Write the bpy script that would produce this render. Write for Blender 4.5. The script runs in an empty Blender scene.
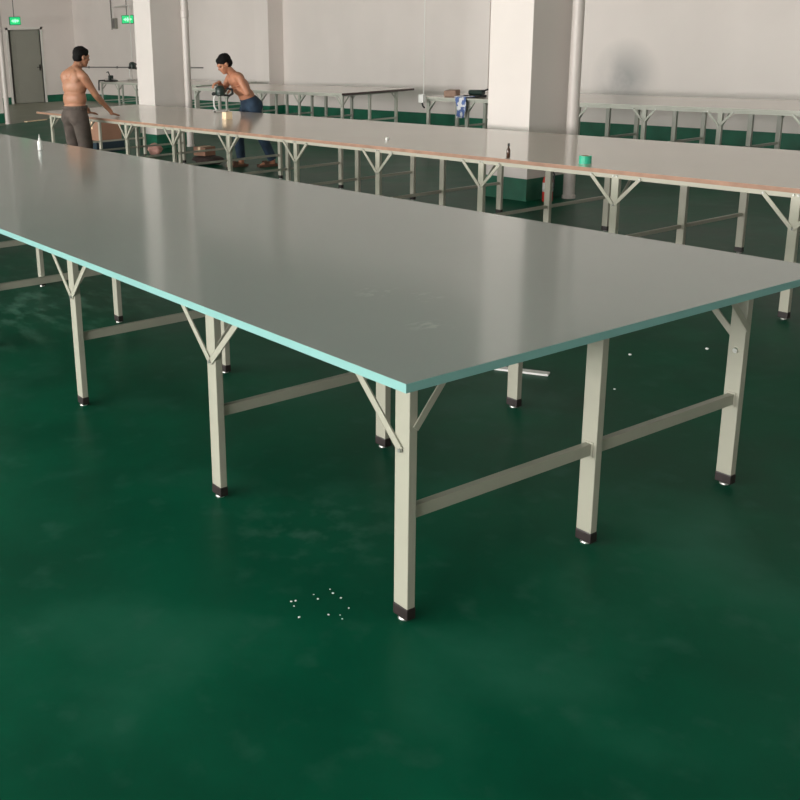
import bpy, bmesh, math, random
from mathutils import Vector, Matrix
random.seed(7)
PI = math.pi
sc = bpy.context.scene
C = sc.collection

# ------------------------------------------------------------------ materials
def mat(name, col, rough=0.5, metal=0.0, spec=0.5, coat=0.0, var=0.0, vscale=6.0, bump=0.0, bscale=40.0, emis=None, estr=0.0, rvar=0.0):
    m = bpy.data.materials.new(name); m.use_nodes = True
    nt = m.node_tree; b = nt.nodes['Principled BSDF']
    b.inputs['Base Color'].default_value = (*col, 1)
    b.inputs['Roughness'].default_value = rough
    b.inputs['Metallic'].default_value = metal
    b.inputs['Specular IOR Level'].default_value = spec
    b.inputs['Coat Weight'].default_value = coat
    tc = nt.nodes.new('ShaderNodeTexCoord')
    if var or rvar:
        n = nt.nodes.new('ShaderNodeTexNoise'); n.inputs['Scale'].default_value = vscale; n.inputs['Detail'].default_value = 6
        nt.links.new(tc.outputs['Object'], n.inputs['Vector'])
        if var:
            r = nt.nodes.new('ShaderNodeMapRange')
            r.inputs['From Min'].default_value = .3; r.inputs['From Max'].default_value = .7
            r.inputs['To Min'].default_value = 1-var; r.inputs['To Max'].default_value = 1+var
            nt.links.new(n.outputs['Fac'], r.inputs['Value'])
            v = nt.nodes.new('ShaderNodeVectorMath'); v.operation = 'SCALE'; v.inputs[0].default_value = col
            nt.links.new(r.outputs['Result'], v.inputs['Scale']); nt.links.new(v.outputs[0], b.inputs['Base Color'])
        if rvar:
            r = nt.nodes.new('ShaderNodeMapRange')
            r.inputs['To Min'].default_value = max(.02, rough-rvar); r.inputs['To Max'].default_value = rough+rvar
            nt.links.new(n.outputs['Fac'], r.inputs['Value']); nt.links.new(r.outputs['Result'], b.inputs['Roughness'])
    if bump:
        n = nt.nodes.new('ShaderNodeTexNoise'); n.inputs['Scale'].default_value = bscale; n.inputs['Detail'].default_value = 5
        nt.links.new(tc.outputs['Object'], n.inputs['Vector'])
        bp = nt.nodes.new('ShaderNodeBump'); bp.inputs['Strength'].default_value = bump; bp.inputs['Distance'].default_value = .01
        nt.links.new(n.outputs['Fac'], bp.inputs['Height']); nt.links.new(bp.outputs[0], b.inputs['Normal'])
    if emis:
        b.inputs['Emission Color'].default_value = (*emis, 1); b.inputs['Emission Strength'].default_value = estr
    return m

def mix_spots(m, col2, scale, lo, hi, loc=None, radius=None, stretch=(1,1,1), amount=1.0):
    """blend a second base colour (wear, stains, patches) in by noise, optionally near a place"""
    nt = m.node_tree; b = nt.nodes['Principled BSDF']
    link = b.inputs['Base Color'].links
    src = link[0].from_socket if link else None
    tc = nt.nodes.new('ShaderNodeTexCoord'); mp = nt.nodes.new('ShaderNodeMapping'); mp.inputs['Scale'].default_value = stretch
    n = nt.nodes.new('ShaderNodeTexNoise'); n.inputs['Scale'].default_value = scale; n.inputs['Detail'].default_value = 8
    nt.links.new(tc.outputs['Object'], mp.inputs['Vector']); nt.links.new(mp.outputs[0], n.inputs['Vector'])
    r = nt.nodes.new('ShaderNodeMapRange'); r.inputs['From Min'].default_value = lo; r.inputs['From Max'].default_value = hi
    r.inputs['To Max'].default_value = amount
    nt.links.new(n.outputs['Fac'], r.inputs['Value']); fac = r.outputs['Result']
    if loc is not None:
        d = nt.nodes.new('ShaderNodeVectorMath'); d.operation = 'DISTANCE'; d.inputs[1].default_value = loc
        nt.links.new(tc.outputs['Object'], d.inputs[0])
        q = nt.nodes.new('ShaderNodeMapRange'); q.inputs['From Min'].default_value = radius; q.inputs['From Max'].default_value = radius*.2
        nt.links.new(d.outputs['Value'], q.inputs['Value'])
        k = nt.nodes.new('ShaderNodeMath'); k.operation = 'MULTIPLY'
        nt.links.new(fac, k.inputs[0]); nt.links.new(q.outputs['Result'], k.inputs[1]); fac = k.outputs[0]
    x = nt.nodes.new('ShaderNodeMix'); x.data_type = 'RGBA'
    if src: nt.links.new(src, x.inputs[6])
    else: x.inputs[6].default_value = b.inputs['Base Color'].default_value
    x.inputs[7].default_value = (*col2, 1)
    nt.links.new(fac, x.inputs[0]); nt.links.new(x.outputs[2], b.inputs['Base Color'])

M = {}
M['floor'] = mat('green_epoxy_floor', (.0022, .078, .041), .40, spec=.07, var=.26, vscale=1.5, bump=.05, bscale=9, rvar=.08)
mix_spots(M['floor'], (.022, .125, .080), 1.3, .53, .80)
mix_spots(M['floor'], (.030, .115, .080), 7, .56, .76, amount=.5)
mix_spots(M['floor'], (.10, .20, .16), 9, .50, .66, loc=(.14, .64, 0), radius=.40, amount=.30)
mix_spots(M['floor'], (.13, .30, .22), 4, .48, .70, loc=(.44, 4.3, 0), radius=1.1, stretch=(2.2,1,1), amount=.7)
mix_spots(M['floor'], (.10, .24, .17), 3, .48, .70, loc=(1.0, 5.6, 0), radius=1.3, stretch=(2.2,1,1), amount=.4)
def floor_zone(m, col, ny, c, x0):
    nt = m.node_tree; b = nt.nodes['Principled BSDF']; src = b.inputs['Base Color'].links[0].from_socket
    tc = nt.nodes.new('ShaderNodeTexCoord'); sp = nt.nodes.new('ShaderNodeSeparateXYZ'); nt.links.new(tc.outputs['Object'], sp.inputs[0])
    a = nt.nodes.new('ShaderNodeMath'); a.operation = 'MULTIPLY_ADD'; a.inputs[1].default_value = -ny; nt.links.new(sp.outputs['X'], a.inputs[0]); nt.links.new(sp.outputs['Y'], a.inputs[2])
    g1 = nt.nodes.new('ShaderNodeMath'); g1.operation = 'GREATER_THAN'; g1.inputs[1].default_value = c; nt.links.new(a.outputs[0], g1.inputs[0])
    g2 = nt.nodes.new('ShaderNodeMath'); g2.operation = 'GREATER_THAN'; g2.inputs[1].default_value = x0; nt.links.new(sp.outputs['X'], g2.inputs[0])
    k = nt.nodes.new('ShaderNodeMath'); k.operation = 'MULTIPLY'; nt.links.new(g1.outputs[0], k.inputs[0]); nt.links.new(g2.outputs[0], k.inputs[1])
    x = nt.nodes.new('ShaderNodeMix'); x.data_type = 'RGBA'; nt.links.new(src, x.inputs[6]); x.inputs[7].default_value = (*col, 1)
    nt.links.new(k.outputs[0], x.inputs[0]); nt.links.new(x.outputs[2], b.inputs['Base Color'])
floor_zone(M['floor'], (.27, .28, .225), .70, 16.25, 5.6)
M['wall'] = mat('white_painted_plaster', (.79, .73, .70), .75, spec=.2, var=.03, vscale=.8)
mix_spots(M['wall'], (.36, .36, .36), .9, .25, .50, loc=(11.8, 8.35, .86), radius=.66, amount=.85)  # soft grey patch on the long wall
M['pillar'] = mat('white_painted_pillar', (.74, .68, .65), .6, spec=.3, var=.02, vscale=2)
M['band'] = mat('green_painted_skirting', (.008, .125, .070), .45, var=.25, vscale=3)
M['ceiling'] = mat('white_ceiling', (.84, .83, .80), .8)
M['top1'] = mat('grey_laminate', (.252, .290, .278), .40, spec=.35, coat=.78, var=.03, vscale=1.2)
mix_spots(M['top1'], (.42, .45, .43), 22, .52, .64, loc=(.46, .69, .8), radius=.11, stretch=(1,1.6,1), amount=.5)
mix_spots(M['top1'], (.42, .45, .43), 22, .52, .64, loc=(.53, .53, .8), radius=.09, stretch=(1,1.6,1), amount=.5)
mix_spots(M['top1'], (.42, .45, .43), 22, .52, .64, loc=(.31, .26, .8), radius=.09, stretch=(1,1.6,1), amount=.5)
M['top2'] = mat('pale_grey_laminate', (.46, .405, .335), .36, spec=.35, coat=.75, var=.03, vscale=1.5)
for k_, c_ in (('top1', .12), ('top2', .10)): M[k_].node_tree.nodes['Principled BSDF'].inputs['Coat Roughness'].default_value = c_
M['cyan'] = mat('pale_cyan_edge_banding', (.215, .430, .415), .35, var=.03)
M['wood'] = mat('raw_board_edge', (.33, .185, .125), .6, var=.18, vscale=9)
M['beige'] = mat('cream_powder_coated_steel', (.345, .34, .280), .38, spec=.45, var=.03, vscale=5)
M['cream'] = mat('cream_coated_steel_rail', (.46, .445, .37), .38, spec=.45, var=.03, vscale=5)
M['beige2'] = mat('pale_grey_green_coated_steel', (.50, .51, .45), .40, spec=.4, var=.04, vscale=5)
M['cap'] = mat('dark_brown_plastic', (.020, .014, .014), .4, var=.2, vscale=20)
M['steel'] = mat('zinc_plated_steel', (.62, .62, .60), .3, metal=.9)
M['shadeedge'] = mat('shaded_board_edge', (.10, .07, .07), .55)
M['door'] = mat('grey_steel_door', (.30, .30, .26), .45, var=.05, vscale=1)
M['jamb'] = mat('white_door_frame', (.78, .76, .72), .5)
M['pvc'] = mat('white_pvc_pipe', (.66, .60, .57), .35, spec=.4, var=.03)
M['skin'] = mat('skin', (.42, .20, .12), .5, var=.08, vscale=5)
M['skin'].node_tree.nodes['Principled BSDF'].inputs['Subsurface Weight'].default_value = .08
M['skin2'] = mat('tanned_skin', (.50, .22, .13), .5, var=.08, vscale=5)
M['hair'] = mat('black_hair', (.006, .005, .005), .75, spec=.2, var=.4, vscale=60, bump=.6, bscale=90)
M['trouser'] = mat('grey_brown_trouser_cloth', (.088, .068, .058), .85, var=.30, vscale=7, bump=.9, bscale=7)
M['jeans'] = mat('dark_blue_denim', (.020, .042, .075), .85, var=.3, vscale=12, bump=.4, bscale=16)
M['shoe'] = mat('brown_leather_sandal', (.14, .07, .045), .6)
M['black'] = mat('black_plastic', (.014, .015, .016), .4)
M['machine'] = mat('dark_green_enamel', (.018, .035, .03), .35)
M['whitep'] = mat('white_plastic', (.82, .82, .80), .3)
M['tape'] = mat('green_adhesive_tape', (.03, .42, .26), .3)
M['card'] = mat('brown_cardboard', (.33, .175, .115), .8, var=.1, vscale=4)
M['lightbox'] = mat('cream_carton', (.92, .70, .48), .6)
M['bluecrate'] = mat('dark_blue_plastic', (.02, .04, .06), .5)
M['darkcloth'] = mat('dark_brown_cloth', (.045, .028, .024), .9, var=.3, vscale=14)
M['pink'] = mat('pink_cloth', (.62, .33, .28), .8, var=.1)
M['blue'] = mat('blue_and_white_cloth', (.10, .16, .38), .85)
mix_spots(M['blue'], (.75, .76, .8), 14, .48, .54)
M['brown'] = mat('brown_fabric_roll', (.33, .22, .17), .9, var=.15, vscale=12)
M['red'] = mat('red_enamel', (.55, .03, .02), .35)
M['sign'] = mat('lit_green_sign_face', (.0, .35, .12), .4, emis=(.02, .62, .20), estr=.85)
M['signw'] = mat('lit_pale_arrow', (.5, .9, .6), .4, emis=(.30, 1.0, .50), estr=1.0)
M['grey'] = mat('grey_conduit', (.16, .155, .15), .5)
M['glassb'] = mat('brown_bottle_glass', (.05, .02, .012), .15)
M['alu'] = mat('white_aluminium_window_frame', (.75, .75, .74), .4)
M['cablew'] = mat('white_cable', (.78, .77, .74), .5)
for k_ in ('sign', 'signw'): M[k_].cycles.emission_sampling = 'NONE'
# window glass: clear pane with a faint mirror
g = bpy.data.materials.new('window_glass'); g.use_nodes = True; nt = g.node_tree
nt.nodes.remove(nt.nodes['Principled BSDF']); out = nt.nodes['Material Output']
tr = nt.nodes.new('ShaderNodeBsdfTransparent'); gl = nt.nodes.new('ShaderNodeBsdfGlossy'); gl.inputs['Roughness'].default_value = .02
mx = nt.nodes.new('ShaderNodeMixShader'); mx.inputs[0].default_value = .08
nt.links.new(tr.outputs[0], mx.inputs[1]); nt.links.new(gl.outputs[0], mx.inputs[2]); nt.links.new(mx.outputs[0], out.inputs[0])
M['glass'] = g

# ------------------------------------------------------------------ mesh helpers
class MB:
    def __init__(s): s.bm = bmesh.new()
    def box(s, x0, y0, z0, x1, y1, z1, bev=0.0):
        t = bmesh.new(); bmesh.ops.create_cube(t, size=1)
        for v in t.verts:
            v.co = Vector(((x0+x1)/2+v.co.x*(x1-x0), (y0+y1)/2+v.co.y*(y1-y0), (z0+z1)/2+v.co.z*(z1-z0)))
        if bev: bmesh.ops.bevel(t, geom=t.edges[:], offset=bev, segments=2, profile=.6, affect='EDGES')
        s.add(t); return s
    def add(s, t, mtx=None):
        if mtx: bmesh.ops.transform(t, matrix=mtx, verts=t.verts)
        me = bpy.data.meshes.new('t'); t.to_mesh(me); t.free(); s.bm.from_mesh(me); bpy.data.meshes.remove(me)
    def bar(s, a, b, w, th, nrm, bev=0.0):
        """flat bar from a to b, width w, thickness th along nrm"""
        a, b, n = Vector(a), Vector(b), Vector(nrm).normalized()
        d = b-a; L = d.length; d.normalize(); n = (n - d*n.dot(d)).normalized(); c = d.cross(n)
        t = bmesh.new(); bmesh.ops.create_cube(t, size=1)
        for v in t.verts: v.co = (a+b)/2 + d*v.co.x*L + c*v.co.y*w + n*v.co.z*th
        if bev: bmesh.ops.bevel(t, geom=t.edges[:], offset=bev, segments=2, affect='EDGES')
        bmesh.ops.recalc_face_normals(t, faces=t.faces[:])
        s.add(t); return s
    def cyl(s, a, b, r0, r1=None, seg=20):
        a, b = Vector(a), Vector(b); r1 = r0 if r1 is None else r1
        d = b-a; t = bmesh.new()
        bmesh.ops.create_cone(t, cap_ends=True, segments=seg, radius1=r0, radius2=r1, depth=d.length)
        m = Matrix.Translation((a+b)/2) @ d.to_track_quat('Z', 'Y').to_matrix().to_4x4()
        s.add(t, m); return s
    def lathe(s, c, prof, seg=24):
        t = bmesh.new(); rings = []
        for r, z in prof:
            rings.append([t.verts.new((c[0]+max(r,1e-4)*math.cos(2*PI*i/seg), c[1]+max(r,1e-4)*math.sin(2*PI*i/seg), c[2]+z)) for i in range(seg)])
        for p, q in zip(rings, rings[1:]):
            for i in range(seg): t.faces.new((p[i], p[(i+1) % seg], q[(i+1) % seg], q[i]))
        t.faces.new(rings[0][::-1]); t.faces.new(rings[-1])
        s.add(t); return s
    def ell(s, c, r, rot=None, sub=3):
        t = bmesh.new(); bmesh.ops.create_icosphere(t, subdivisions=sub, radius=1)
        m = Matrix.Translation(Vector(c)) @ (rot.to_4x4() if rot else Matrix.Identity(4)) @ Matrix.Diagonal((*r, 1))
        s.add(t, m); return s
    def cap(s, a, b, ra, rb):
        """tapered limb with round ends"""
        s.cyl(a, b, ra, rb, 18); s.ell(a, (ra,)*3, sub=2); s.ell(b, (rb,)*3, sub=2); return s
    def tube(s, pts, r, seg=8):
        for a, b in zip(pts, pts[1:]):
            s.cyl(a, b, r, r, seg); s.ell(b, (r,)*3, sub=1)
        return s
    def build(s, name, m, parent=None, loc=None, smooth=False):
        me = bpy.data.meshes.new(name); s.bm.to_mesh(me); s.bm.free()
        me.materials.append(m)
        if smooth:
            for p in me.polygons: p.use_smooth = True
        o = bpy.data.objects.new(name, me); C.objects.link(o)
        if parent: o.parent = parent
        if loc: o.location = loc
        return o
def smooth_by_angle(o):
    for p in o.data.polygons: p.use_smooth = True
    md = o.modifiers.new('e', 'EDGE_SPLIT'); md.split_angle = math.radians(35); return o
def thing(name, label, cat, loc, rz=0, group=None):
    o = bpy.data.objects.new(name, None); C.objects.link(o); o.location = loc; o.rotation_euler = (0, 0, rz)
    o.empty_display_size = .1
    o['label'] = label; o['category'] = cat
    if group: o['group'] = group
    return o
def tag(o, label, cat, group=None):
    o['label'] = label; o['category'] = cat
    if group: o['group'] = group
    return o
def struct(o): o['kind'] = 'structure'; return o
def copy_tree(o, parent=None):
    c = o.copy(); C.objects.link(c)
    if parent: c.parent = parent
    for ch in list(o.children): copy_tree(ch, c)
    return c

# ------------------------------------------------------------------ room shell
XL, XR, YN, YF, H = -14.0, 11.8, -12.0, 29.0, 4.8
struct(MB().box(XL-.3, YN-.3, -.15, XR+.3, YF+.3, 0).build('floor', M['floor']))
struct(MB().box(XL-.3, YN-.3, H, XR+.3, YF+.3, H+.2).build('ceiling', M['ceiling']))
w = MB().box(XR, YN, 0, XR+.25, YF, H)
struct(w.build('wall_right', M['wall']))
bb = .215
struct(MB().box(XR-.012, YN, 0.001, XR, YF, bb).build('baseboard_right', M['band']))
# end wall with the door opening
DX0, DX1, DZ = 9.62, 10.66, 2.22
w = MB().box(XL, YF, 0, DX0, YF+.25, H); w.box(DX1, YF, 0, XR+.25, YF+.25, H); w.box(DX0, YF, DZ, DX1, YF+.25, H)
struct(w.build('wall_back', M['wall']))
struct(MB().box(XL, YF-.012, .001, DX0-.08, YF, bb).box(DX1+.08, YF-.012, .001, XR-.012, YF, bb).build('baseboard_back', M['band']))
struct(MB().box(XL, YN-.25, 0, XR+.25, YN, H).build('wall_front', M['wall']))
# door: frame, leaf and handle
d = struct(MB().box(DX0-.07, YF-.02, 0, DX0, YF+.2, DZ+.07).box(DX1, YF-.02, 0, DX1+.07, YF+.2, DZ+.07).box(DX0-.07, YF-.02, DZ, DX1+.07, YF+.2, DZ+.07).build('door_1', M['jamb']))
MB().box(DX0+.09, YF+.06, .01, DX1-.005, YF+.10, DZ-.01).box(DX0+.24, YF+.05, .25, DX1-.16, YF+.06, 1.0).box(DX0+.24, YF+.05, 1.2, DX1-.16, YF+.06, 2.0).build('door_leaf', M['door'], d)
MB().box(DX1-.09, YF+.03, .98, DX1-.05, YF+.06, 1.16, .005).cyl((DX1-.07, YF+.03, 1.08), (DX1-.07, YF-.02, 1.08), .01).cyl((DX1-.07, YF-.02, 1.08), (DX1-.19, YF-.02, 1.08), .01).build('door_handle', M['black'], d)
struct(MB().box(DX0-.5, YF+.26, -.1, DX1+.5, YF+.5, 2.8).build('wall_lobby', M['wall']))
# window wall at the left of the camera
wins = []
y = -7.6  # row begins with unseen windows added as fill for faces turned to -Y
while y+2.6 < 21.5:
    wins.append((y, y+2.6)); y += 3.3
WZ0, WZ1 = .9, 4.0
w = MB(); w.box(XL-.25, YN-.25, 0, XL, YF+.25, WZ0); w.box(XL-.25, YN-.25, WZ1, XL, YF+.25, H)
yy = YN-.25
for a, b in wins: w.box(XL-.25, yy, WZ0, XL, a, WZ1); yy = b
w.box(XL-.25, yy, WZ0, XL, YF+.25, WZ1)
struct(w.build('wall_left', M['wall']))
struct(MB().box(XL, YN, .001, XL+.012, YF, bb).build('baseboard_left', M['band']))
for i, (a, b) in enumerate(wins):
    f = MB()
    f.box(XL-.16, a, WZ0, XL-.10, a+.05, WZ1).box(XL-.16, b-.05, WZ0, XL-.10, b, WZ1).box(XL-.16, a, WZ0, XL-.10, b, WZ0+.05).box(XL-.16, a, WZ1-.05, XL-.10, b, WZ1)
    f.box(XL-.16, (a+b)/2-.03, WZ0, XL-.10, (a+b)/2+.03, WZ1).box(XL-.155, a, 2.6, XL-.105, b, 2.65)
    o = struct(f.build('window_%d' % (i+1), M['alu']))
    MB().box(XL-.135, a+.02, WZ0+.02, XL-.13, b-.02, WZ1-.02).build('pane', M['glass'], o)

# square pillars with green painted foot, and the drain pipe beside each
def pillar(X, Y, wy, wx):
    p = struct(MB().box(X, Y, 0, X+wx, Y+wy, H, .006).build('pillar', M['pillar']))
    MB().box(X-.004, Y-.004, .001, X+wx+.004, Y+wy+.004, .225).build('painted_base', M['band'], p)
    return p
def pipe(X, Y, label):
    o = MB()
    o.lathe((X, Y, 0), [(.066, .0), (.066, .03), (.058, .035), (.058, 2.05), (.066, 2.055), (.066, 2.16), (.058, 2.165), (.058, H)], 28)
    o = tag(smooth_by_angle(o.build('drain_pipe', M['pvc'])), label, 'pipe', 'white drain pipes beside the pillars')
pillar(6.10, 5.09, .56, .58)
pillar(6.10, 12.96, .58, .58)
pillar(6.10, 21.30, .58, .42)
pipe(6.575, 4.955, 'white round drain pipe beside the nearest square pillar, in front of its grey side')
pipe(6.66, 12.84, 'white round drain pipe beside the square pillar right of the man in grey trousers')
pipe(6.47, 20.95, 'white round drain pipe at the far left, left of the grey door')
# flat pilasters on the long wall
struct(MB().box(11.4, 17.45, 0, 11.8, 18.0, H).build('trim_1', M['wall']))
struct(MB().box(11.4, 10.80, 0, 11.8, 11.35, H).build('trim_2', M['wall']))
struct(MB().box(11.388, 17.438, .001, 11.8, 18.012, bb).build('baseboard_pilaster_far', M['band']))
struct(MB().box(11.388, 10.788, .001, 11.8, 11.362, bb).build('baseboard_pilaster_near', M['band']))

# ------------------------------------------------------------------ cutting tables
def table(name, label, origin, xe, ye, ztop, th, lx, ly, sx, sy, steel, top, edge, rail_z, railoff, bar_z, bz, braceY, loZ, group=None, mids=True):
    """origin: world point on the floor; xe/ye: edges of the top; lx/ly: legs' near corners (all local)"""
    r = thing(name, label, 'table', origin, 0, group)
    ins = .0015
    t = MB().box(xe[0]+ins, ye[0]+ins, ztop-th, xe[1]-ins, ye[1]-ins, ztop).build('tabletop', top, r)
    e = MB()
    e.box(xe[0], ye[0], ztop-th, xe[0]+.002, ye[1], ztop-.0006); e.box(xe[1]-.002, ye[0], ztop-th, xe[1], ye[1], ztop-.0006)
    e.box(xe[0]+.002, ye[0], ztop-th, xe[1]-.002, ye[0]+.002, ztop-.0006); e.box(xe[0]+.002, ye[1]-.002, ztop-th, xe[1]-.002, ye[1], ztop-.0006)
    e.build('edge_band', edge, t)
    zt = ztop-th
    leg_me = cap_me = glide_me = None
    for j, y in enumerate(ly):
        for i, x in enumerate(lx):
            if leg_me is None:
                o = MB().box(0, 0, .046, sx, sy, zt, .0025).build('leg', steel, r)
                c = MB().box(-.0015, -.0015, .010, sx+.0015, sy+.0015, .046, .003).build('foot_cap', M['cap'], o)
                gd = MB().lathe((sx/2, sy/2, 0), [(.017, 0), (.019, .003), (.014, .010)], 18).build('glide', M['steel'], o, smooth=True)
                leg_me = o
            else:
                o = leg_me.copy(); C.objects.link(o); o.parent = r
                for ch in leg_me.children: c = ch.copy(); C.objects.link(c); c.parent = o
            o.location = (x, y, 0)
        # cross bars between the legs of a frame
        for a, b in zip(lx, lx[1:]):
            br = MB().box(a+sx, y+.018, bar_z, b, y+.042, bz, .002).build('crossbar', steel, r)
            MB().box(b-.003, y+.012, bar_z-.006, b-.0002, y+.048, bz+.006).build('end_plate', steel, br)
        # short braces of the frame, to the inside
        for (x0, x1, zz) in ((lx[0]+.02, lx[0]+.135, 1), (lx[-1]+.012, lx[-1]-.115, 1)):
            MB().bar((x0, y-.003, zt-.165), (x1, y-.003, zt-.03), .022, .004, (0, 1, 0)).build('short_brace', steel, r)
        if True:
            MB().box(lx[0]+sx, y+.008, zt-.032, lx[-1], y+.05, zt-.002).build('cross_rail', steel, r)
    for i, x in enumerate(lx):
        rx = x+railoff
        MB().box(rx, ly[0], rail_z, rx+.026, ly[-1]+sy, zt-.0005, .001).build('rail', steel, r)
    for xi, nx in ((lx[0]-.0035, -1), (lx[-1]+sx+.0035, 1)):
        for j, y in enumerate(ly):
            for s in (1, -1):
                if (j == 0 and s < 0 and ye[0] > ly[0]-.2) or (j == len(ly)-1 and s > 0): continue
                a = (xi, y+sy/2+s*.002, loZ); b = (xi, y+sy/2+s*braceY, rail_z+.012)
                q = MB().bar(a, b, .024, .004, (1, 0, 0), .0008).build('brace', steel, r)
                for p in (a, b):
                    MB().cyl((p[0], p[1], p[2]), (p[0]+nx*.007, p[1], p[2]), .0075, .006, 10).build('bolt', M['steel'], q)
    return r

# near table: cyan edge
ly1 = [0, 1.042, 2.302, 3.562, 4.822, 6.082, 7.342, 8.602]
T1 = table('cutting_table', 'large grey topped cutting table with pale cyan edge standing in the foreground', (0, 0, 0), (-.1156, 1.923), (-.114, 8.95), .8, .0255,
      [0, .804, 1.584], ly1, .030, .060, M['beige'], M['top1'], M['cyan'], .735, .003, .322, .362, .215, .540)
for y in ly1:
    MB().cyl((1.5841, y+.030, .527), (1.577, y+.030, .527), .011, .009, 14).build('bolt', M['steel'], T1)
# second table: raw board edge, visible rail
ly2 = [1.115+1.2045*k for k in range(-1, 10)]
T2 = table('cutting_table', 'long cutting table with raw wood edge and cream rail, behind the foreground table', (3.88, 0, 0), (-.035, 1.66), (-.35, 12.42), .766, .027,
      [0, .745, 1.475], ly2, .030, .055, M['cream'], M['top2'], M['wood'], .706, .002, .282, .306, .19, .530)
for y in ly2:
    for dy in (.014, .041):
        MB().cyl((-.0001, y+dy, .722), (-.006, y+dy, .722), .0075, .006, 10).build('bolt', M['steel'], T2)
# far row by the wall
def far_table(label, x, y0, n, ex0, ex1, edge, pitch=.96, short_last=0, xe1=1.38):
    lys = [k*pitch for k in range(n)]; lys[-1] -= short_last
    return table('cutting_table', label, (x, y0, 0), (-.06, xe1), (-ex0, lys[-1]+.055+ex1), .778, .022, [0, .58, 1.16], lys, .032, .055,
          M['beige2'], M['top2'], edge, .72, .002, .285, .315, .15, .58)
T3 = far_table('grey topped far cutting table along the long wall, right end out of the picture', 8.72, .88, 10, .5, .08, M['beige2'], short_last=.17)
T4 = far_table('far cutting table with shaded short edge behind the bending worker', 8.78, 11.47, 5, .06, .10, M['beige2'], 1.2, xe1=1.5)
MB().box(-.06, -.063, .745, 1.5, -.0602, .7775).build('short_edge', M['shadeedge'], T4)  # dark strip paints in the shade on this end of the top
T6 = far_table('far left cutting table holding two dark machines, right of the man in grey trousers', 9.55, 17.55, 6, .3, .03, M['beige2'])

# ------------------------------------------------------------------ people
def remesh(o, vox=.0075, it=3):
    md = o.modifiers.new('r', 'REMESH'); md.mode = 'VOXEL'; md.voxel_size = vox; md.use_smooth_shade = True
    s = o.modifiers.new('s', 'SMOOTH'); s.iterations = it; s.factor = .5
    return o
def add_head(b, c, yaw, pitch):
    """head of about 0.23 m: face along +x before the turn"""
    R = Matrix.Translation(Vector(c)) @ Matrix.Rotation(yaw, 4, 'Z') @ Matrix.Rotation(pitch, 4, 'Y')
    def E(p, r): 
        t = bmesh.new(); bmesh.ops.create_icosphere(t, subdivisions=3, radius=1)
        b.add(t, R @ Matrix.Translation(Vector(p)) @ Matrix.Diagonal((*r, 1)))
    E((-.010, 0, .030), (.098, .077, .088)); E((.030, 0, -.035), (.062, .056, .078)); E((.055, 0, -.085), (.032, .036, .026))
    E((.092, 0, -.012), (.022, .013, .020)); E((.080, 0, .012), (.016, .011, .028))
    E((.078, .030, .028), (.014, .026, .012)); E((.078, -.030, .028), (.014, .026, .012))
    E((.084, 0, -.047), (.014, .024, .007)); E((.082, 0, -.058), (.014, .020, .007))
    for s in (1, -1):
        E((-.002, s*.078, -.005), (.018, .010, .032)); E((.052, s*.038, -.020), (.026, .020, .022))
    return R
def head_extras(R, root, front=.02):
    for s in (1, -1):
        e = MB().ell((0, 0, 0), (.0105, .0125, .009), sub=2).build('eye', M['eye'], root, smooth=True)
        e.matrix_local = R @ Matrix.Translation((.0755, s*.031, .010))
    h = MB()
    h.ell((-.020, 0, .045), (.103, .084, .090)); h.ell((-.050, 0, -.005), (.066, .079, .070)); h.ell((.030, 0, .080), (.052, .060, .042))
    rr = random.Random(3)
    for k in range(70):
        a = rr.uniform(0, 2*PI); z = rr.uniform(.15, 1); q = math.sqrt(1-z*z)
        h.ell((-.020+.099*q*math.cos(a), .081*q*math.sin(a), .045+.087*z), (.016, .012, .010), sub=1)
    o = h.build('hair', M['hair'], root); remesh(o, .006, 2); o.matrix_local = R
def add_hand(b, wrist, d, nrm, side, curl=.25, sc_=1.0):
    """palm, four fingers and a thumb; d = pointing direction, nrm = back of the hand, side = towards the thumb"""
    W, d, n, s = Vector(wrist), Vector(d).normalized(), Vector(nrm).normalized(), Vector(side).normalized()
    for k in (-1.3, -.45, .45, 1.3): b.cap(W+d*.005+s*.012*k, W+d*.085+s*.019*k, .015, .012)
    for k, L in ((1.35, .068), (.45, .078), (-.45, .072), (-1.35, .056)):
        p = W+d*.083+s*.0205*k; dd = (d+s*.08*k).normalized()
        for j, f in enumerate((.42, .32, .26)):
            dn = (dd*math.cos(curl*(j+1)) - n*math.sin(curl*(j+1))); q = p+dn*L*f; b.cap(p, q, .0092-.0008*j, .0086-.0008*j); p = q
    p = W+d*.022+s*.026
    q = p+(d*.6+s*.8).normalized()*.042; b.cap(p, q, .013, .0105); b.cap(q, q+(d*.9+s*.35).normalized()*.034, .0105, .0085)
M['eye'] = mat('dark_eye', (.02, .015, .012), .15)

# --- standing man in grey-brown trousers, hand on the second table
def V(*a): return Vector(a)
ox, oy = 3.51, 10.23
man = thing('person', 'shirtless man in grey brown trousers standing with one hand on the wood edged table', 'person', (ox, oy, 0))
fy = math.radians(14)
fw = V(math.cos(fy), math.sin(fy), 0); rt = V(math.sin(fy), -math.cos(fy), 0)
def P(f, r, z): return fw*f + rt*r + V(0, 0, z)
b = MB()
Rz = Matrix.Rotation(fy, 3, 'Z')
b.ell(P(.0, 0, .90), (.126, .180, .13), Rz)           # pelvis
b.ell(P(.008, 0, 1.03), (.130, .178, .14), Rz)         # waist
b.ell(P(.018, 0, 1.18), (.132, .186, .16), Rz)         # ribs
b.ell(P(.030, 0, 1.310), (.115, .190, .110), Rz)        # upper chest
b.ell(P(-.035, .085, 1.28), (.055, .080, .10), Rz); b.ell(P(-.035, -.085, 1.28), (.055, .080, .10), Rz)
b.cap(P(.035, .03, 1.375), P(.015, .170, 1.310), .062, .064); b.cap(P(.035, -.03, 1.375), P(.015, -.170, 1.310), .062, .064)
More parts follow.
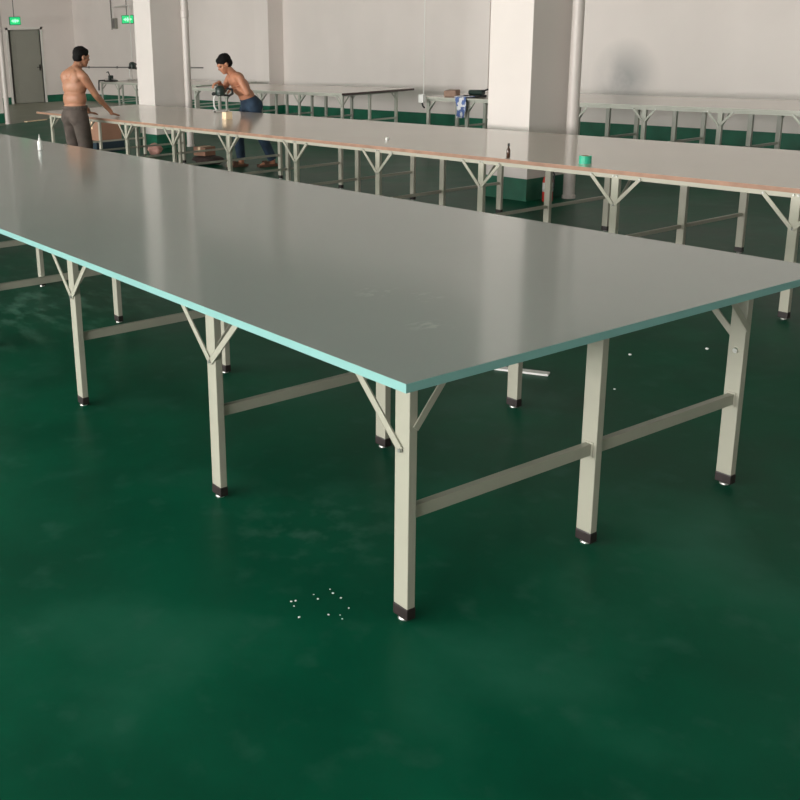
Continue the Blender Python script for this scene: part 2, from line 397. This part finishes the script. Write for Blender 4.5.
b.cap(P(.040, 0, 1.35), P(.105, 0, 1.455), .070, .060)
HR = add_head(b, P(.150, .015, 1.530), fy-.30, .20)
# right arm reaching to the table
sh = P(.02, .200, 1.300); el = P(.165, .235, 1.060); wr = P(.435, .175, .845)
b.cap(sh, el, .053, .041); b.cap(sh, sh+(el-sh)*.5, .056, .050); b.cap(el, wr, .040, .027); b.cap(el, el+(wr-el)*.4, .042, .040)
pd = (fw*.95+rt*-.15+V(0, 0, -.18))
add_hand(b, wr+V(0, 0, -.028), pd, (0, 0, 1), -rt, curl=.10)
b.cap(wr, wr+V(.01, 0, -.028), .027, .022)
# left arm, forward and lower, hidden by the body
sh = P(.02, -.200, 1.300); el = P(.12, -.24, 1.06); wr = P(.36, -.19, .86)
b.cap(sh, el, .053, .041); b.cap(el, wr, .040, .027)
add_hand(b, wr+V(0, 0, -.030), pd, (0, 0, 1), rt, curl=.10); b.cap(wr, wr+V(0, 0, -.03), .027, .022)
# legs
for s in (1, -1):
    hp = P(0, s*.088, .90); kn = P(.03, s*.11, .50); an = P(-.02, s*.12, .09)
    b.cap(hp, kn, .085, .058); b.cap(kn, kn+(an-kn)*.35, .058, .056); b.cap(kn, an, .054, .038)
    b.cap(an, P(-.035, s*.12, .040), .038, .036); b.cap(P(-.03, s*.12, .042), P(.13, s*.135, .030), .034, .026); b.ell(P(.12, s*.137, .026), (.055, .042, .022), Rz)
remesh(b.build('body', M['skin'], man))
head_extras(HR, man)
t = MB()
t.ell(P(-.006, 0, .84), (.142, .196, .110), Rz); t.ell(P(.0, 0, .895), (.136, .186, .050), Rz)
t.ell(P(-.045, .08, .80), (.100, .102, .12), Rz); t.ell(P(-.045, -.08, .80), (.100, .102, .12), Rz)
for s in (1, -1):
    hp = P(-.005, s*.095, .80); kn = P(.035, s*.118, .46); an = P(-.005, s*.130, .11)
    t.cap(hp, kn, .112, .096); t.cyl(kn, an, .096, .086, 24); t.ell(kn, (.096,)*3)
remesh(t.build('trousers', M['trouser'], man), .009, 14)
wb = MB().lathe((0, 0, 0), [(1.0, 0), (1.03, .005), (1.03, .033), (1.0, .038)], 40).build('waistband', M['trouser'], man, smooth=True)
wb.matrix_local = Matrix.Translation(P(.0, 0, .905)) @ Matrix.Rotation(fy, 4, 'Z') @ Matrix.Diagonal((.137, .184, 1, 1))
for s in (1, -1):
    q = MB().bar(P(-.08, s*.13, .012), P(.19, s*.137, .012), .095, .024, (0, 0, 1), .010)
    q.bar(P(.06, s*.137-.05, .035), P(.06, s*.137+.05, .035), .05, .055, (0, 0, 1), .015)
    q.build('sandal', M['shoe'], man)

# --- second man bending over the cutting machine
ox2, oy2 = 5.84, 9.72
man2 = thing('person', 'shirtless man in dark blue jeans bending over a cutting machine on the wood edged table', 'person', (ox2, oy2, 0))
fy2 = math.radians(170)          # faces back over the table and towards the far left
fw2 = V(math.cos(fy2), math.sin(fy2), 0); rt2 = V(math.sin(fy2), -math.cos(fy2), 0)
def Q(f, r, z): return fw2*f + rt2*r + V(0, 0, z-(.065 if z > .8 else 0))
R2 = Matrix.Rotation(fy2, 3, 'Z')
b = MB()
lean = R2 @ Matrix.Rotation(math.radians(32), 3, 'Y')
b.ell(Q(0, 0, .90), (.110, .160, .12), R2)
b.ell(Q(.06, 0, 1.02), (.10, .140, .13), lean); b.ell(Q(.14, 0, 1.14), (.112, .160, .15), lean); b.ell(Q(.20, 0, 1.235), (.105, .172, .10), lean)
b.cap(Q(.22, .03, 1.275), Q(.22, .165, 1.255), .052, .056); b.cap(Q(.22, -.03, 1.275), Q(.22, -.165, 1.255), .052, .056)
b.cap(Q(.22, 0, 1.28), Q(.31, 0, 1.37), .060, .054)
HR2 = add_head(b, Q(.36, 0, 1.435), fy2, .55)
for s, el, wr in ((1, Q(.27, .29, 1.08), Q(.42, .06, 1.205)), (-1, Q(.17, -.30, 1.06), Q(.235, -.12, 1.125))):
    sh = Q(.22, s*.185, 1.25)
    b.cap(sh, el, .053, .041); b.cap(el, wr, .040, .027)
    add_hand(b, wr, fw2*.9-rt2*s*.4+V(0, 0, -.15), (0, 0, 1), -s*rt2, curl=.45)
legs2 = []
for s, kn, an in ((1, Q(.15, .12, .48), Q(.12, .10, .09)), (-1, Q(-.07, -.14, .46), Q(-.24, -.14, .09))):
    hp = Q(0, s*.088, .88); legs2.append((hp, kn, an, s))
    b.cap(hp, kn, .085, .058); b.cap(kn, an, .056, .038)
    b.cap(an, an+V(0, 0, -.05), .038, .036); b.cap(an+V(0, 0, -.05), an+fw2*.15+V(0, 0, -.06), .034, .026); b.ell(an+fw2*.14+V(0, 0, -.064), (.055, .042, .022), R2)
remesh(b.build('body', M['skin2'], man2))
head_extras(HR2, man2)
t = MB(); t.ell(Q(0, 0, .90), (.130, .178, .135), R2); t.ell(Q(.02, 0, .96), (.120, .165, .07), R2)
t.ell(Q(-.06, .075, .88), (.08, .085, .10), R2); t.ell(Q(-.06, -.075, .88), (.08, .085, .10), R2)
for hp, kn, an, s in legs2:
    t.cap(hp, kn, .100, .076); t.cyl(kn, an, .075, .060, 20)
remesh(t.build('jeans', M['jeans'], man2), .009, 4)
for hp, kn, an, s in legs2:
    q = MB(); c0 = an+V(0, 0, -.078)
    q.bar(c0-fw2*.07, c0+fw2*.20, .095, .024, (0, 0, 1), .010)
    q.bar(c0+fw2*.10-rt2*.045+V(0, 0, .026), c0+fw2*.10+rt2*.045+V(0, 0, .026), .045, .050, (0, 0, 1), .012)
    q.build('sandal', M['shoe'], man2)

# ------------------------------------------------------------------ cloth cutting machines
def cutter(label, loc, rz, scale=1.0):
    r = thing('cutting_machine', label, 'cutting machine', loc, rz)
    MB().box(-.11, -.06, .012, .11, .06, .024, .004).build('base_plate', M['steel'], r)
    for sx in (-.08, .08):
        for sy in (-.045, .045): MB().cyl((sx, sy-.006, .007), (sx, sy+.006, .007), .007).build('roller', M['black'], r)
    MB().tube([(.055, 0, .02), (.085, 0, .07), (.090, 0, .16), (.070, 0, .215)], .011, 10).build('standard', M['whitep'], r)
    MB().box(.02, -.002, .024, .034, .002, .22).build('blade', M['steel'], r)
    m = MB().lathe((0, 0, .205), [(.040, 0), (.062, .012), (.066, .05), (.064, .10), (.045, .125), (.020, .135)], 24)
    smooth_by_angle(m.build('motor', M['machine'], r))
    MB().tube([(-.05, 0, .25), (-.10, 0, .30), (-.155, 0, .285), (-.165, 0, .23), (-.12, 0, .205), (-.05, 0, .215)], .014, 10).build('handle', M['black'], r)
    MB().ell((.085, 0, .235), (.030, .022, .024)).build('grinder_knob', M['black'], r, smooth=True)
    for o in (r,): o.scale = (scale,)*3
    return r
cutter('dark cloth cutting machine worked by the bending man on the wood edged table', (5.355, 9.70, .766), math.radians(152), 1.0)
cutter('dark cloth cutting machine standing on the far left table, farther right', (10.327, 22.10, .778), math.radians(200), 1.35)
# clamp carriage at the left end of the far left table
r = thing('end_cutter', 'dark end cutter with hanging lever at the left end of the far left table', 'end cutter', (9.72, 22.15, .778))
MB().box(-.12, -.16, 0, .12, .16, .03, .004).build('base_plate', M['black'], r)
MB().box(-.05, -.05, .03, .05, .05, .15, .01).build('carriage', M['machine'], r)
MB().tube([(0, -.30, .055), (0, .34, .055)], .012).build('guide_bar', M['steel'], r)
MB().tube([(-.02, .02, .15), (-.02, .09, .24), (-.02, .18, .22)], .012).build('lever', M['black'], r)
MB().tube([(-.12, .1, .03), (-.29, .1, .03), (-.29, .12, -.12), (-.28, .15, -.2)], .018).build('hanging_lever', M['black'], r)

# ------------------------------------------------------------------ things on the tables
b = MB().lathe((0, 0, 0), [(.019, 0), (.021, .004), (.021, .070), (.017, .082), (.010, .088)], 24)
r = thing('glue_bottle', 'white squeeze bottle with pointed nozzle near the left part of the grey table', 'bottle', (1.56, 6.56, .8))
b.build('bottle_body', M['whitep'], r, smooth=True)
MB().lathe((0, 0, .088), [(.010, 0), (.010, .012), (.006, .016), (.002, .052)], 16).build('nozzle', M['whitep'], r, smooth=True)
r = thing('bottle', 'small dark brown bottle standing on the wood edged table before the square pillar', 'bottle', (3.91, 3.31, .766))
MB().lathe((0, 0, 0), [(.012, 0), (.014, .003), (.014, .058), (.0065, .076), (.0065, .088)], 20).build('bottle_body', M['glassb'], r, smooth=True)
MB().lathe((0, 0, .088), [(.008, 0), (.008, .018)], 16).build('bottle_cap', M['black'], r)
def tape_roll(label, loc, m, R_=.050, r_=.030, h=.052, seg=32):
    t = bmesh.new(); rings = []
    for rr, z in ((r_, 0), (R_, 0), (R_, h), (r_, h)):
        rings.append([t.verts.new((rr*math.cos(2*PI*i/seg), rr*math.sin(2*PI*i/seg), z)) for i in range(seg)])
    for k in range(4):
        p, q = rings[k], rings[(k+1) % 4]
        for i in range(seg): t.faces.new((p[i], p[(i+1) % seg], q[(i+1) % seg], q[i]))
    mb = MB(); mb.add(t); r = thing('tape_roll', label, 'tape', loc)
    smooth_by_angle(mb.build('tape', m, r))
    c = bmesh.new(); mb = MB()
    for i in range(24):
        a = 2*PI*i/24; a2 = 2*PI*(i+1)/24
        mb.bar(((r_-.001)*math.cos(a), (r_-.001)*math.sin(a), h/2), ((r_-.001)*math.cos(a2), (r_-.001)*math.sin(a2), h/2), h, .003, (math.cos((a+a2)/2), math.sin((a+a2)/2), 0))
    mb.build('core', M['card'], r)
tape_roll('green roll of tape lying on the wood edged table right of the pillar', (4.01, 2.70, .766), M['tape'], .042, .026)
r = MB().box(-.012, -.012, 0, .012, .012, .022, .003).build('chalk_piece', M['whitep'], None, (4.24, 5.05, .766)); tag(r, 'tiny white piece of chalk on the wood edged table', 'chalk')
r = MB().box(-.045, -.045, 0, .045, .045, .085, .004).build('small_carton', M['lightbox'], None, (4.72, 8.52, .766)); tag(r, 'small bright cream box on the table beside the cutting machine', 'box')
# items on the far row
r = MB().box(-.16, -.09, 0, .16, .09, .09, .02).build('fabric_stack', M['brown'], None, (8.95, 9.12, .778)); tag(r, 'brown folded fabric stack on the far table left of the pillar', 'fabric')
r.rotation_euler = (0, 0, .6)
r = thing('cutting_machine', 'low dark machine lying on the far table above the blue hanging cloth', 'cutting machine', (8.95, 8.66, .778))
MB().box(-.08, -.15, 0, .08, .15, .03, .006).build('base_plate', M['black'], r)
MB().cyl((0, -.16, .065), (0, .10, .065), .038, .034).build('motor', M['machine'], r)
MB().tube([(0, -.14, .08), (0, -.24, .11), (0, -.30, .09)], .012).build('handle', M['black'], r)
# cloth hanging over the edge
t = bmesh.new(); NX, NZ = 12, 16; gv = []
for i in range(NX+1):
    col = []
    for j in range(NZ+1):
        u, v_ = i/NX, j/NZ
        s_ = v_*.42
        wdt = .17*(1-.55*v_)
        yy = (u-.5)*wdt*1.6 + .02*math.sin(v_*7)
        if s_ < .13: xx, zz = .13-s_, .0
        else: xx, zz = 0, -(s_-.13)
        xx -= .012+.014*math.sin(u*12+v_*3)*(.3+v_)
        col.append(t.verts.new((xx, yy, zz+.006+(.01*math.sin(u*9) if s_ < .13 else 0))))
    gv.append(col)
for i in range(NX):
    for j in range(NZ): t.faces.new((gv[i][j], gv[i+1][j], gv[i+1][j+1], gv[i][j+1]))
mb = MB(); mb.add(t); o = mb.build('hanging_cloth', M['blue'], None, (8.655, 8.62, .790), smooth=True)
md = o.modifiers.new('s', 'SOLIDIFY'); md.thickness = .006; md.offset = 0
tag(o, 'blue and white patterned cloth hanging over the far table edge left of the pillar', 'cloth')

# ------------------------------------------------------------------ pipes, cables and signs on the walls
o = MB().cyl((11.77, 21.0, 1.03), (11.77, 28.9, 1.03), .016, .016, 10)
for yv in (22, 24, 26, 28): o.box(11.765, yv-.02, 1.0, 11.8, yv+.02, 1.06)
tag(o.build('wall_conduit', M['grey']), 'thin dark horizontal conduit on the long wall above the far left table', 'conduit')
o = MB().cyl((11.77, 26.15, 2.10), (11.77, 26.15, 4.19), .014, .014, 10)
tag(o.build('wall_conduit', M['grey']), 'thin dark vertical conduit on the wall above the right exit sign box', 'conduit')
r = thing('junction_box', 'small grey electric box on the wall left of the right green exit sign', 'electric box', (11.799, 25.93, 2.12))
MB().box(-.09, -.13, -.0, 0, .13, .30, .008).build('box_body', M['door'], r); MB().box(-.098, -.10, .03, -.09, .10, .27, .002).build('box_lid', M['grey'], r)
o = MB().tube([(11.68, 25.85, 2.43), (11.66, 25.83, 2.72), (10.33, 22.10, 2.62), (10.33, 22.10, 1.27)], .014)
tag(o.build('power_cable', M['cablew']), 'white cable sloping down from the wall box to the cutting machine', 'cable')
def exit_sign(label, loc, rz, rods=True):
    r = thing('exit_sign', label, 'exit sign', loc, rz)
    MB().box(-.17, -.018, -.115, .17, .018, .115, .012).build('housing', M['band'], r)
    MB().box(-.155, -.021, -.10, .155, -.0185, .10, .001).build('sign_face', M['sign'], r)
    a = MB().box(-.05, -.024, -.018, .05, -.0212, .018)
    t = bmesh.new()
    for s in (1, -1):
        vs = [t.verts.new(p) for p in ((s*.05, -.024, .05), (s*.12, -.024, 0), (s*.05, -.024, -.05), (s*.05, -.0212, .05), (s*.12, -.0212, 0), (s*.05, -.0212, -.05))]
        t.faces.new(vs[:3]); t.faces.new(vs[3:]); 
        for i in range(3): t.faces.new((vs[i], vs[(i+1) % 3], vs[3+(i+1) % 3], vs[3+i]))
    bmesh.ops.recalc_face_normals(t, faces=t.faces[:]); a.add(t); a.box(-.018, -.024, -.055, .018, -.0212, .055)
    a.build('arrow', M['signw'], r)
    if rods: MB().cyl((-.02, 0, .115), (-.02, 0, H-loc[2]), .012, .012, 10).build('hanging_rod', M['grey'], r)
    return r
exit_sign('green lit exit sign with arrow hanging above the grey door', (9.13, 27.0, 2.43), 0)
exit_sign('green lit exit sign with arrow beside the pillar right of the standing man', (11.45, 24.45, 2.34), math.radians(-30))
# cord with socket hanging beyond the bending man
r = thing('hanging_socket', 'white socket on a cord hanging over the far table between the two workers\' tables', 'socket', (8.60, 9.37, .70))
r['label'] = 'white plug socket hanging on a long cord left of the pillar'
MB().box(-.03, -.05, 0, .03, .05, .12, .008).build('socket_body', M['whitep'], r)
MB().cyl((0, -.03, .12), (0, -.03, H-.70), .006, .006, 8).build('cord', M['cablew'], r)
MB().tube([(0, 0, .0), (0, -.02, -.05), (0, -.05, -.07)], .012).build('plug', M['black'], r)

# ------------------------------------------------------------------ things on the floor
r = thing('fire_extinguisher', 'red fire extinguisher on the floor by the square pillar, under the wood edged table', 'fire extinguisher', (6.27, 4.965, 0))
smooth_by_angle(MB().lathe((0, 0, 0), [(.048, 0), (.052, .012), (.052, .20), (.042, .24), (.020, .27), (.020, .29)], 26).build('cylinder', M['red'], r))
MB().lathe((0, 0, .10), [(.0528, 0), (.0528, .09)], 26).build('paper_label', M['whitep'], r, smooth=True)
MB().box(-.018, -.045, .29, .018, .035, .32, .006).build('valve', M['black'], r)
MB().tube([(0, -.04, .305), (0, -.075, .28), (0, -.072, .14)], .008).build('hose', M['black'], r)
r = MB().box(-.135, -.024, 0, .135, .024, .010, .001).build('edging_strip', M['whitep'], None, (2.01, 1.40, 0)); r.rotation_euler = (0, 0, math.radians(-61)); tag(r, 'short white strip lying on the green floor under the grey table', 'strip')
# cartons and bags under the second table
def carton(label, loc, sx, sy, sz, rz, m, name='carton', cat='box', group=None):
    r = thing(name, label, cat, loc, rz, group)
    w_ = .004
    MB().box(-sx/2, -sy/2, 0, sx/2, sy/2, sz, .004).build('box_body', m, r)
    MB().box(-sx/2-.0005, -.025, sz*.6, sx/2+.0005, .025, sz+.0015).build('tape_strip', M['lightbox'] if m is M['card'] else m, r)
    return r
carton('dark blue plastic crate on the floor under the wood edged table, below the brown carton', (5.35, 13.55, 0), .50, .80, .17, 0, M['bluecrate'], 'crate', 'crate')
carton('brown cardboard carton on top of the dark blue crate, right of the standing man', (5.40, 13.55, .172), .36, .70, .30, 0, M['card'])
carton('small brown carton on top of a dark bundle, under the table left of the jeans', (5.50, 10.42, .133), .20, .24, .12, .2, M['card'])
def bundle(name, label, cat, loc, r3, m):
    mb = MB(); t = bmesh.new(); bmesh.ops.create_icosphere(t, subdivisions=4, radius=1)
    rr = random.Random(hash(label) % 1000 if False else len(label))
    ph = [rr.uniform(0, 6) for _ in range(6)]
    for v in t.verts:
        k = 1+.06*math.sin(v.co.x*5+ph[0])+.06*math.sin(v.co.y*6+ph[1]+v.co.z*3)+.04*math.sin(v.co.z*11+ph[2]+v.co.x*7)
        v.co = Vector((v.co.x*k*r3[0], v.co.y*k*r3[1], v.co.z*k*r3[2]))
    zmin = min(v.co.z for v in t.verts)
    for v in t.verts: v.co.z = max(v.co.z-zmin-.02*r3[2], 0)
    mb.add(t); return tag(mb.build(name, m, None, loc, smooth=True), label, cat)
bundle('cloth_bundle', 'low dark brown cloth bundle on the floor supporting the small brown carton', 'bundle', (5.55, 10.40, 0), (.17, .30, .065), M['darkcloth'])
bundle('cloth_bag', 'round pink cloth bag on the floor under the wood edged table', 'bag', (5.56, 12.02, 0), (.11, .13, .09), M['pink'])
bundle('plastic_bag', 'crumpled white plastic bag on the floor left of the standing man', 'bag', (4.55, 12.75, 0), (.17, .20, .10), M['whitep'])
r = MB().box(-.05, -.32, 0, .05, .32, .02, .002).build('board_offcut', M['lightbox'], None, (7.25, 21.2, 0)); r.rotation_euler = (0, 0, -1.2); tag(r, 'pale board offcut lying on the floor near the grey door', 'board')

# white crumbs on the floor by the front leg and further back
crumbs = [(2.655, 1.246, .010), (3.05, 1.066, .010), (2.15, .95, .006)]
rr = random.Random(5)
for k in range(13): crumbs.append((-.15+rr.uniform(-.09, .09), .21+rr.uniform(-.08, .10), rr.uniform(.0025, .0045)))
crumb0 = None
for k, (x, y, s_) in enumerate(crumbs):
    if crumb0 is None:
        t = bmesh.new(); bmesh.ops.create_icosphere(t, subdivisions=1, radius=1)
        for v in t.verts: v.co *= rr.uniform(.75, 1.2); v.co.z = max(v.co.z, -.5)+.5
        mb = MB(); mb.add(t); o = crumb0 = mb.build('plaster_crumb', M['whitep'])
    else: o = crumb0.copy(); C.objects.link(o)
    o.location = (x, y, 0); o.scale = (s_, s_*1.2, s_*.6); o.rotation_euler = (0, 0, rr.uniform(0, 6))
    if k < 2: tag(o, ['white crumb on the floor between the middle and right front legs, the left one', 'white crumb on the floor just left of the right front leg'][k], 'crumb', 'white crumbs on the green floor')
    elif k == 2: tag(o, 'tiny pale crumb on the floor left of the middle front leg', 'crumb', 'white crumbs on the green floor')
    else: tag(o, 'tiny white crumb scattered on the floor left of the nearest table leg', 'crumb', 'scattered crumbs left of the nearest leg')

# ------------------------------------------------------------------ daylight and added fill
wd = bpy.data.worlds.new('World'); sc.world = wd; wd.use_nodes = True
wd.node_tree.nodes['Background'].inputs[0].default_value = (.80, .88, 1.0, 1); wd.node_tree.nodes['Background'].inputs[1].default_value = .4
wd.cycles.sampling_method = 'NONE'
for i, (a, b_) in enumerate(wins):
    L = bpy.data.lights.new('window_daylight_and_fill', 'AREA'); L.shape = 'RECTANGLE'; L.size = b_-a; L.size_y = WZ1-WZ0
    L.energy = 850 if a > 0 else 960; L.color = (1.0, .965, .92)  # near end windows, some of them added fill, get more power
    o = bpy.data.objects.new('window_daylight_and_fill', L); C.objects.link(o)
    o.location = (XL-.45, (a+b_)/2, (WZ0+WZ1)/2); o.rotation_euler = (0, math.radians(-90), 0)
    o.rotation_euler = Matrix(((0, 0, -1), (1, 0, 0), (0, -1, 0))).to_euler() if False else Vector((1, 0, 0)).to_track_quat('-Z', 'Z').to_euler()

# ------------------------------------------------------------------ camera
F, CX, CY = 1014.62, 234.96, 323.88
yw, pt, rl = 1.0161, .2720, -.0361
cy_, sy_, cp, sp, cr, sr = math.cos(yw), math.sin(yw), math.cos(pt), math.sin(pt), math.cos(rl), math.sin(rl)
f_ = V(cy_*cp, sy_*cp, -sp); r_ = V(sy_, -cy_, 0); u_ = r_.cross(f_)
R_ = cr*r_ + sr*u_; U_ = -sr*r_ + cr*u_
cam = bpy.data.cameras.new('camera'); cam.sensor_width = 36; cam.lens = 36*F/800
cam.shift_x = (400-CX)/800; cam.shift_y = -(400-CY)/800; cam.clip_end = 200
co = bpy.data.objects.new('camera', cam); C.objects.link(co)
mw = Matrix((R_, U_, -f_)).transposed().to_4x4(); mw.translation = V(-1.7846, -1.9828, 1.6658)
co.matrix_world = mw
sc.camera = co
sc.view_settings.view_transform = 'Standard'; sc.view_settings.look = 'None'; sc.view_settings.gamma = 1
sc.view_settings.use_curve_mapping = False; sc.view_settings.exposure = 0.0
sc.cycles.use_denoising = True; sc.cycles.blur_glossy = 1.0
sc.cycles.max_bounces = 8; sc.cycles.diffuse_bounces = 5; sc.cycles.sample_clamp_indirect = 3
